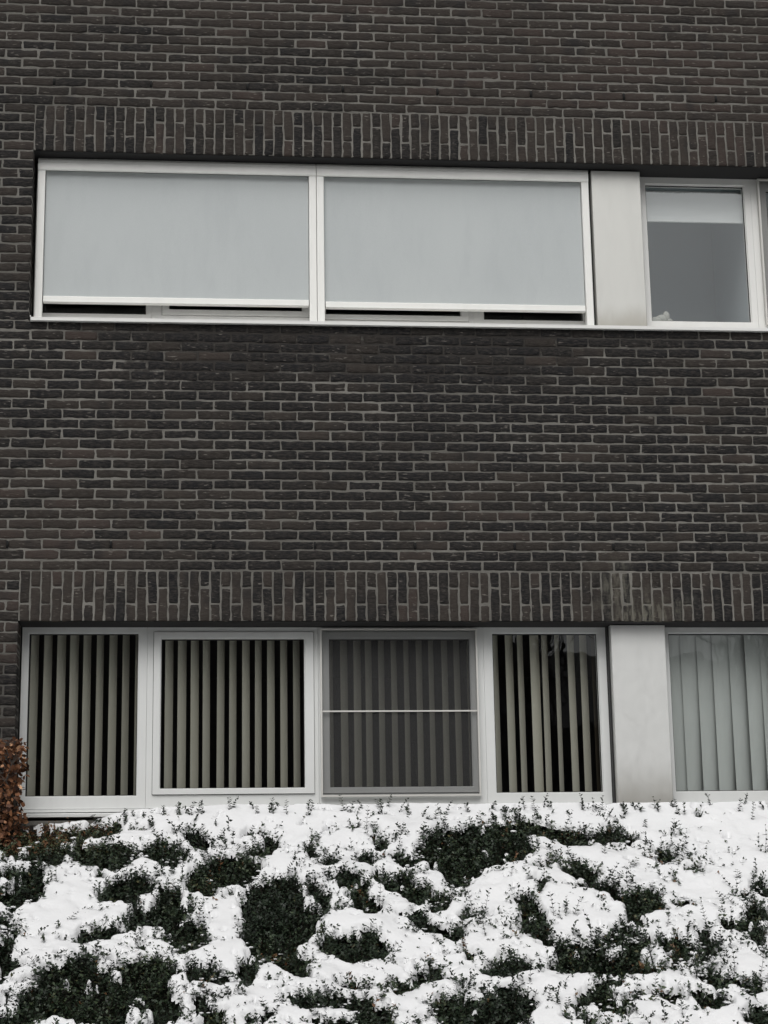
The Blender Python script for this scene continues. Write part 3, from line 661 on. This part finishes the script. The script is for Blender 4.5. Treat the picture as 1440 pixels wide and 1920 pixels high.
# ground: soil bank under the shrubs, then unseen patchy lawn and dark ground, added to cut bounced light
ys = np.concatenate([[30, 9.0, .30, .262], np.arange(.24, -5.2, -.08), np.linspace(-5.3, -20, 30), [-30, -45, -80]])
xs = np.concatenate([[-90, -40, -20], np.arange(-12, 16, .2), [20, 40, 90]])
X, Y = np.meshgrid(xs, ys, indexing='ij')
Z = np.where(Y > .25, 0, bank(X, np.minimum(Y, .0)))
Z = np.where((Y <= .25) & (Y > -4.5), Z-.16, Z)
side = np.clip((np.maximum(-6-X, X-12))/3, 0, 1); Z = Z*(1-side)-.0
Z = np.where(Y < -4.5, np.maximum(Z-.16*sstep(-6, -4.5, Y), -.02)+fbm(X*.6, Y*.6, 3, 3)*.03, Z)
idx = np.arange(X.size).reshape(X.shape)
q = np.stack([idx[:-1, :-1], idx[:-1, 1:], idx[1:, 1:], idx[1:, :-1]], -1).reshape(-1, 4)
yc = Y.ravel()[q].mean(1); xc = X.ravel()[q].mean(1)
me = mesh_np('ground', np.stack([X, Y, Z], -1).reshape(-1, 3), q, [M['soil'], M['lawn'], M['dark_ground']], np.where((yc < -10) & (yc > -31), 2, ((yc < -4.4) | (xc < -5.2) | (xc > 10.5) | (yc > .3)).astype(int)), smooth=True)
tag(link('ground', me), kind='structure')

# shrubs: stems with opposite pairs of small leaves
def shoots(X, Y, Z, H, lean, nl, leaf_len, tint0, spread=.5, curv=.3):
    """vectorised shoots -> leaf quads (two per leaf, folded) and stem quads"""
    N = len(X); az = rng.uniform(0, 2*np.pi, N)
    d = np.stack([np.cos(az)*lean, np.sin(az)*lean-.18, np.ones(N)], -1); d /= np.linalg.norm(d, axis=1)[:, None]
    side = np.cross(d, rng.standard_normal((N, 3))); side /= np.linalg.norm(side, axis=1)[:, None]
    base = np.stack([X, Y, Z], -1); bend = side*curv
    def at(t): return base[:, None]+d[:, None]*(H[:, None]*t)[..., None]+bend[:, None]*(H[:, None]*t**2)[..., None]
    # leaves
    t = np.linspace(.12, 1, nl)[None]+rng.normal(0, .012, (N, nl)); p = at(t)
    up = d[:, None]+2*bend[:, None]*t[..., None]; up /= np.linalg.norm(up, axis=-1)[..., None]
    s = np.cross(up, side[:, None]+0*up); s /= np.linalg.norm(s, axis=-1)[..., None]
    LV, LF, LT_ = [], [], []; o = 0
    for sg in (-1, 1):
        rot = rng.normal(0, .5, (N, nl, 1)); ax = s*np.cos(rot)+np.cross(up, s)*np.sin(rot)
        ld = ax*sg+up*rng.uniform(.25, 1.0, (N, nl, 1)); ld /= np.linalg.norm(ld, axis=-1)[..., None]
        L = (leaf_len*rng.uniform(.65, 1.25, (N, nl)))[..., None]*np.where(t > .9, .7, 1)[..., None]
        wv_ = np.cross(ld, up+rng.normal(0, .35, up.shape)); wv_ /= np.linalg.norm(wv_, axis=-1)[..., None]
        nn = np.cross(wv_, ld)
        a = p; b = p+ld*L; m1 = p+ld*L*.45; fold = nn*L*.10
        lft = m1+wv_*L*.30+fold; rgt = m1-wv_*L*.30+fold; tip = b-nn*L*.08
        V4 = np.stack([a, lft, tip, rgt], -2).reshape(-1, 4, 3)
        LV.append(V4.reshape(-1, 3)); n4 = len(V4)
        LF.append((np.arange(n4)*4)[:, None]+np.array([[0, 3, 2, 1]])+o); o += n4*4
        LT_.append(np.clip(np.repeat(tint0[:, None], nl, 1)+rng.normal(0, .16, (N, nl)), 0, 1).reshape(-1))
    # stem: crossed thin quads
    tt = np.array([0, .35, .7, 1.0])[None]+np.zeros((N, 4)); sp = at(tt); r = np.array([.0013, .0011, .0009, .0005])[None, :, None]
    SV = np.stack([sp+side[:, None]*r, sp-side[:, None]*.5*r+s[:, :1]*r*.87, sp-side[:, None]*.5*r-s[:, :1]*r*.87], 2)  # N,4,3,3
    SVf = SV.reshape(-1, 3); f = []
    for j in range(3):
        for c_ in range(3): f.append((j*3+c_, j*3+(c_+1) % 3, (j+1)*3+(c_+1) % 3, (j+1)*3+c_))
    SF = (np.array(f)[None]+(np.arange(N)*12)[:, None, None]).reshape(-1, 4)
    return np.concatenate(LV), np.concatenate(LF), np.concatenate(LT_), SVf, SF
LVs, LFs, LTs, SVs, SFs = [], [], [], [], []; lo_ = so_ = 0
def plant(*a, **k):
    global lo_, so_
    lv, lf, lt, sv_, sf_ = shoots(*a, **k)
    LVs.append(lv); LFs.append(lf+lo_); LTs.append(lt); SVs.append(sv_); SFs.append(sf_+so_); lo_ += len(lv); so_ += len(sv_)
def scatter(n, x0=-.4, x1=5.2, y0=-2.6, y1=-.05):
    return rng.uniform(x0, x1, n), rng.uniform(y0, y1, n)
def moss(X, Y): return sstep(.9, .3, X)*sstep(-.62, -.35, Y)*.6
# dense foliage in the gaps
X, Y = scatter(27000); D = snow_dist(X, Y); k = (D < .018); X, Y, D = X[k], Y[k], D[k]
C = canopy(X, Y); H = rng.uniform(.07, .15, len(X)); top = np.where(D < -.02, rng.uniform(-.04, .065, len(X)), rng.uniform(-.02, .03, len(X)))
t0 = .36+.38*fbm(X*3.5, Y*3.5, 3, 7)+moss(X, Y)+rng.normal(0, .08, len(X))+np.where(rng.random(len(X)) < .02, .6, 0)
plant(X, Y, C+top-H, H, .45, 6, .0235, t0)
# shoots standing out of the snow
X, Y = scatter(3000); g = fbm(X*3+3, Y*3.4, 3, 201); D = snow_dist(X, Y)
k = (D > -.02) & (rng.random(len(X)) < sstep(.16, .5, g+.06*sstep(2, 5, X)+.15*sstep(.05, .0, D))*.95)
X, Y = X[k], Y[k]; H = rng.uniform(.04, .105, len(X))*(.75+.5*rng.random(len(X)))*np.where(Y > -.3, .7, 1)
plant(X, Y, canopy(X, Y)+.012, H, .55, 5, .0215, .16+rng.normal(0, .12, len(X)), curv=.35)
# taller wands, mostly on the right and along the wall
X = np.concatenate([rng.uniform(2.3, 4.6, 50), rng.uniform(.5, 5, 60), rng.uniform(.2, 2.3, 20)]); Y = np.concatenate([rng.uniform(-2.1, -.2, 50), rng.uniform(-.16, -.06, 60), rng.uniform(-2.1, -.3, 20)])
H = np.concatenate([rng.uniform(.08, .17, 50), rng.uniform(.035, .10, 60), rng.uniform(.08, .15, 20)])
plant(X, Y, canopy(X, Y)+.005, H, .32, 7, .0205, .18+rng.normal(0, .12, len(X)), curv=.22)
# sparser shrubs outside the frame
X = np.concatenate([rng.uniform(-5, -.4, 9000), rng.uniform(5.2, 10, 9000)]); Y = rng.uniform(-2.7, -.05, 18000); D = snow_dist(X, Y); k = D < .01
X, Y = X[k], Y[k]; H = rng.uniform(.08, .16, len(X)); plant(X, Y, canopy(X, Y)-H+rng.uniform(-.04, .04, len(X)), H, .45, 6, .022, .3+rng.normal(0, .1, len(X)))
X, Y = scatter(9000, -5, 10, -4.5, -2.6); D = snow_dist(X, Y); k = D < .01
X, Y = X[k], Y[k]; H = rng.uniform(.08, .16, len(X)); plant(X, Y, canopy(X, Y)-H+rng.uniform(-.04, .04, len(X)), H, .45, 6, .022, .3+rng.normal(0, .1, len(X)))
nl_ = sum(len(f) for f in LFs); ns_ = sum(len(f) for f in SFs)
me = mesh_np('ground_cover', np.concatenate(LVs+SVs), np.concatenate(LFs+[f+lo_ for f in SFs]), [M['leaf'], M['twig']],
             np.r_[np.zeros(nl_), np.ones(ns_)], {'tint': np.r_[np.concatenate(LTs), np.zeros(ns_)]})
tag(link('ground_cover', me), 'dark green small-leaved shrubs poking through the snow', kind='stuff')

# ------------------------------------------------------------ clipped beech hedge at the left
def hedge(x0, x1, y0, y1, zt, label):
    zb_ = 2.28; root = tag(empty('beech_hedge', ((x0+x1)/2, (y0+y1)/2, zb_)), label, 'hedge')
    mb = MB(); rr = .06
    for i in range(46):
        bx, by = random.uniform(x0+.04, x1-.04), random.uniform(y0+.05, y1-.05); p = [Vector((bx, by, zb_))]
        for s in range(6): p.append(p[-1]+Vector((random.uniform(-.06, .06), random.uniform(-.05, .05), (zt-zb_-.04)/6)))
        for q_ in p: q_.x = min(max(q_.x, x0+.03), x1-.03); q_.y = min(max(q_.y, y0+.03), y1-.03)
        mb.tube(p, [.012, .010, .008, .007, .005, .004, .002], 5)
        for s in range(1, 7):
            for _ in range(3):
                e = p[s]+Vector((random.uniform(-.1, .1), random.uniform(-.1, .1), random.uniform(.02, .09)))
                e.x = min(max(e.x, x0), x1); e.y = min(max(e.y, y0), y1); e.z = min(e.z, zt)
                mb.tube([p[s], e], [.003, .0012], 4)
    o = mb.build('stems', M['bark']); reparent(o, root)
    vol = int(34000*(x1-x0)*(y1-y0)*(zt-zb_)/.9)
    P = np.stack([rng.uniform(x0, x1, vol), rng.uniform(y0, y1, vol), rng.uniform(zb_, zt, vol)], -1)
    dd = np.minimum.reduce([P[:, 0]-x0, x1-P[:, 0], P[:, 1]-y0, y1-P[:, 1], zt-P[:, 2]])
    P = P[(rng.random(vol) < np.where(dd < .08, 1, .35))]
    # uneven clipped outline
    bulge = fbm(P[:, 2]*7, P[:, 1]*6, 3, 5)*.03; P[:, 0] += np.where(P[:, 0] > x1-.12, bulge, 0); P[:, 2] += np.where(P[:, 2] > zt-.1, fbm(P[:, 0]*9, P[:, 1]*9, 2, 8)*.02, 0)
    N = len(P); d = rng.standard_normal((N, 3)); d[:, 2] -= .5; d /= np.linalg.norm(d, axis=1)[:, None]
    w = np.cross(d, rng.standard_normal((N, 3))); w /= np.linalg.norm(w, axis=1)[:, None]; nn = np.cross(w, d)
    L = rng.uniform(.022, .044, N)[:, None]; cu = rng.uniform(.05, .3, N)[:, None]
    tmpl = [(0, 0, 0), (.22, .25, .3), (.6, .32, .5), (1, 0, .2), (.6, -.32, .5), (.22, -.25, .3), (.5, 0, 0)]
    V7 = np.stack([P+d*L*a+w*L*b+nn*L*c*cu for a, b, c in tmpl], 1).reshape(-1, 3)
    f3 = np.array([(6, i, (i+1) % 6) for i in range(6)]); F = (f3[None]+(np.arange(N)*7)[:, None, None]).reshape(-1, 3)
    tint = np.clip(rng.beta(1.7, 2.6, N)*.95+.1*rng.standard_normal(N), 0, 1); tint = np.where(rng.random(N) < .05, 1, tint)
    o = link('leaves', mesh_np('leaves', V7, F, M['beech'], attrs={'tint': np.repeat(tint, 6)})); reparent(o, root)
hedge(-1.7, .146, -.38, -.12, 2.892, 'clipped beech hedge with dry russet leaves, left of the lower windows')

# ------------------------------------------------------------ across the road, behind the camera: seen only as reflections in the panes
opp = tag(empty('opposite_house', (8, -48, 0)), 'dark gabled house across the road, mirrored in the lower window panes', 'house')
def opart(mb, name, mats):
    o = mb.build(name, mats); reparent(o, opp); return o
mb = MB(); mb.box(-30, 10.5, -56, -48, 0, 13.2); mb.box(10.501, 34, -56, -48, 0, 9.2); opart(mb, 'wall', mat('far_brick', (.10, .088, .08), .9))
mb = MB(); mb.prism([(-47.6, 13.1), (-52, 16.4), (-56.4, 13.1)], -30.4, 10.45)
mb.prism([(-47.6, 9.1), (-52, 11.9), (-56.4, 9.1)], 10.52, 34.4)
mb.add([(10.46, -51.9, 12.9), (10.46, -52.1, 12.9), (13.4, -52.1, 11.7), (13.4, -51.9, 11.7), (10.46, -51.9, 11.0), (10.46, -52.1, 11.0)], [(0, 1, 2, 3), (0, 3, 4), (1, 5, 2), (4, 3, 2, 5)])
opart(mb, 'roof', mat('far_roof', (.07, .066, .065), .8))
mw = mat('far_window', (.02, .022, .025), .1)
for i in range(12):
    for z in (1.0, 4.6):
        mb = MB(); mb.box(-27+i*5.1, -25+i*5.1, -47.995, -47.9, z, z+1.7); opart(mb, 'window', mw)
def bare_tree(x, y, h, seed, label):
    rnd = random.Random(seed); root = tag(empty('bare_tree', (x, y, 0)), label, 'tree', 'bare trees mirrored in the panes')
    mb = MB(); mt = MB()
    def grow(p, d, L, r, depth, tgt):
        pts = [p]; q = p
        for i in range(4):
            d = (d+Vector((rnd.uniform(-.18, .18), rnd.uniform(-.18, .18), rnd.uniform(-.04, .14)))).normalized(); q = q+d*L/4; pts.append(q)
        tgt.tube(pts, [r*(1-.14*i) for i in range(5)], 5)
        if depth == 0: return
        for k in range(4 if depth > 1 else 5):
            i = rnd.randint(2, 4); a = Vector((rnd.uniform(-1, 1), rnd.uniform(-1, 1), rnd.uniform(.1, .9))).normalized()
            grow(pts[i], (d*.5+a*.8).normalized(), L*rnd.uniform(.55, .75), r*.5, depth-1, mb)
    grow(Vector((0, 0, 0)), Vector((0, 0, 1)), h*.42, h*.022, 4, mt)
    o = mt.build('trunk', M['bark']); o.parent = root; o = mb.build('crown', M['bark']); o.parent = root
bare_tree(10.2, -36, 15, 1, 'tall bare tree mirrored at the top of the fourth lower pane')
bare_tree(14, -37, 14, 2, 'bare tree mirrored above the wide grey green blind')
bare_tree(-5, -38, 11, 3, 'bare tree mirrored faintly in the second lower pane')

for o in bpy.data.objects:
    o.hide_render = False
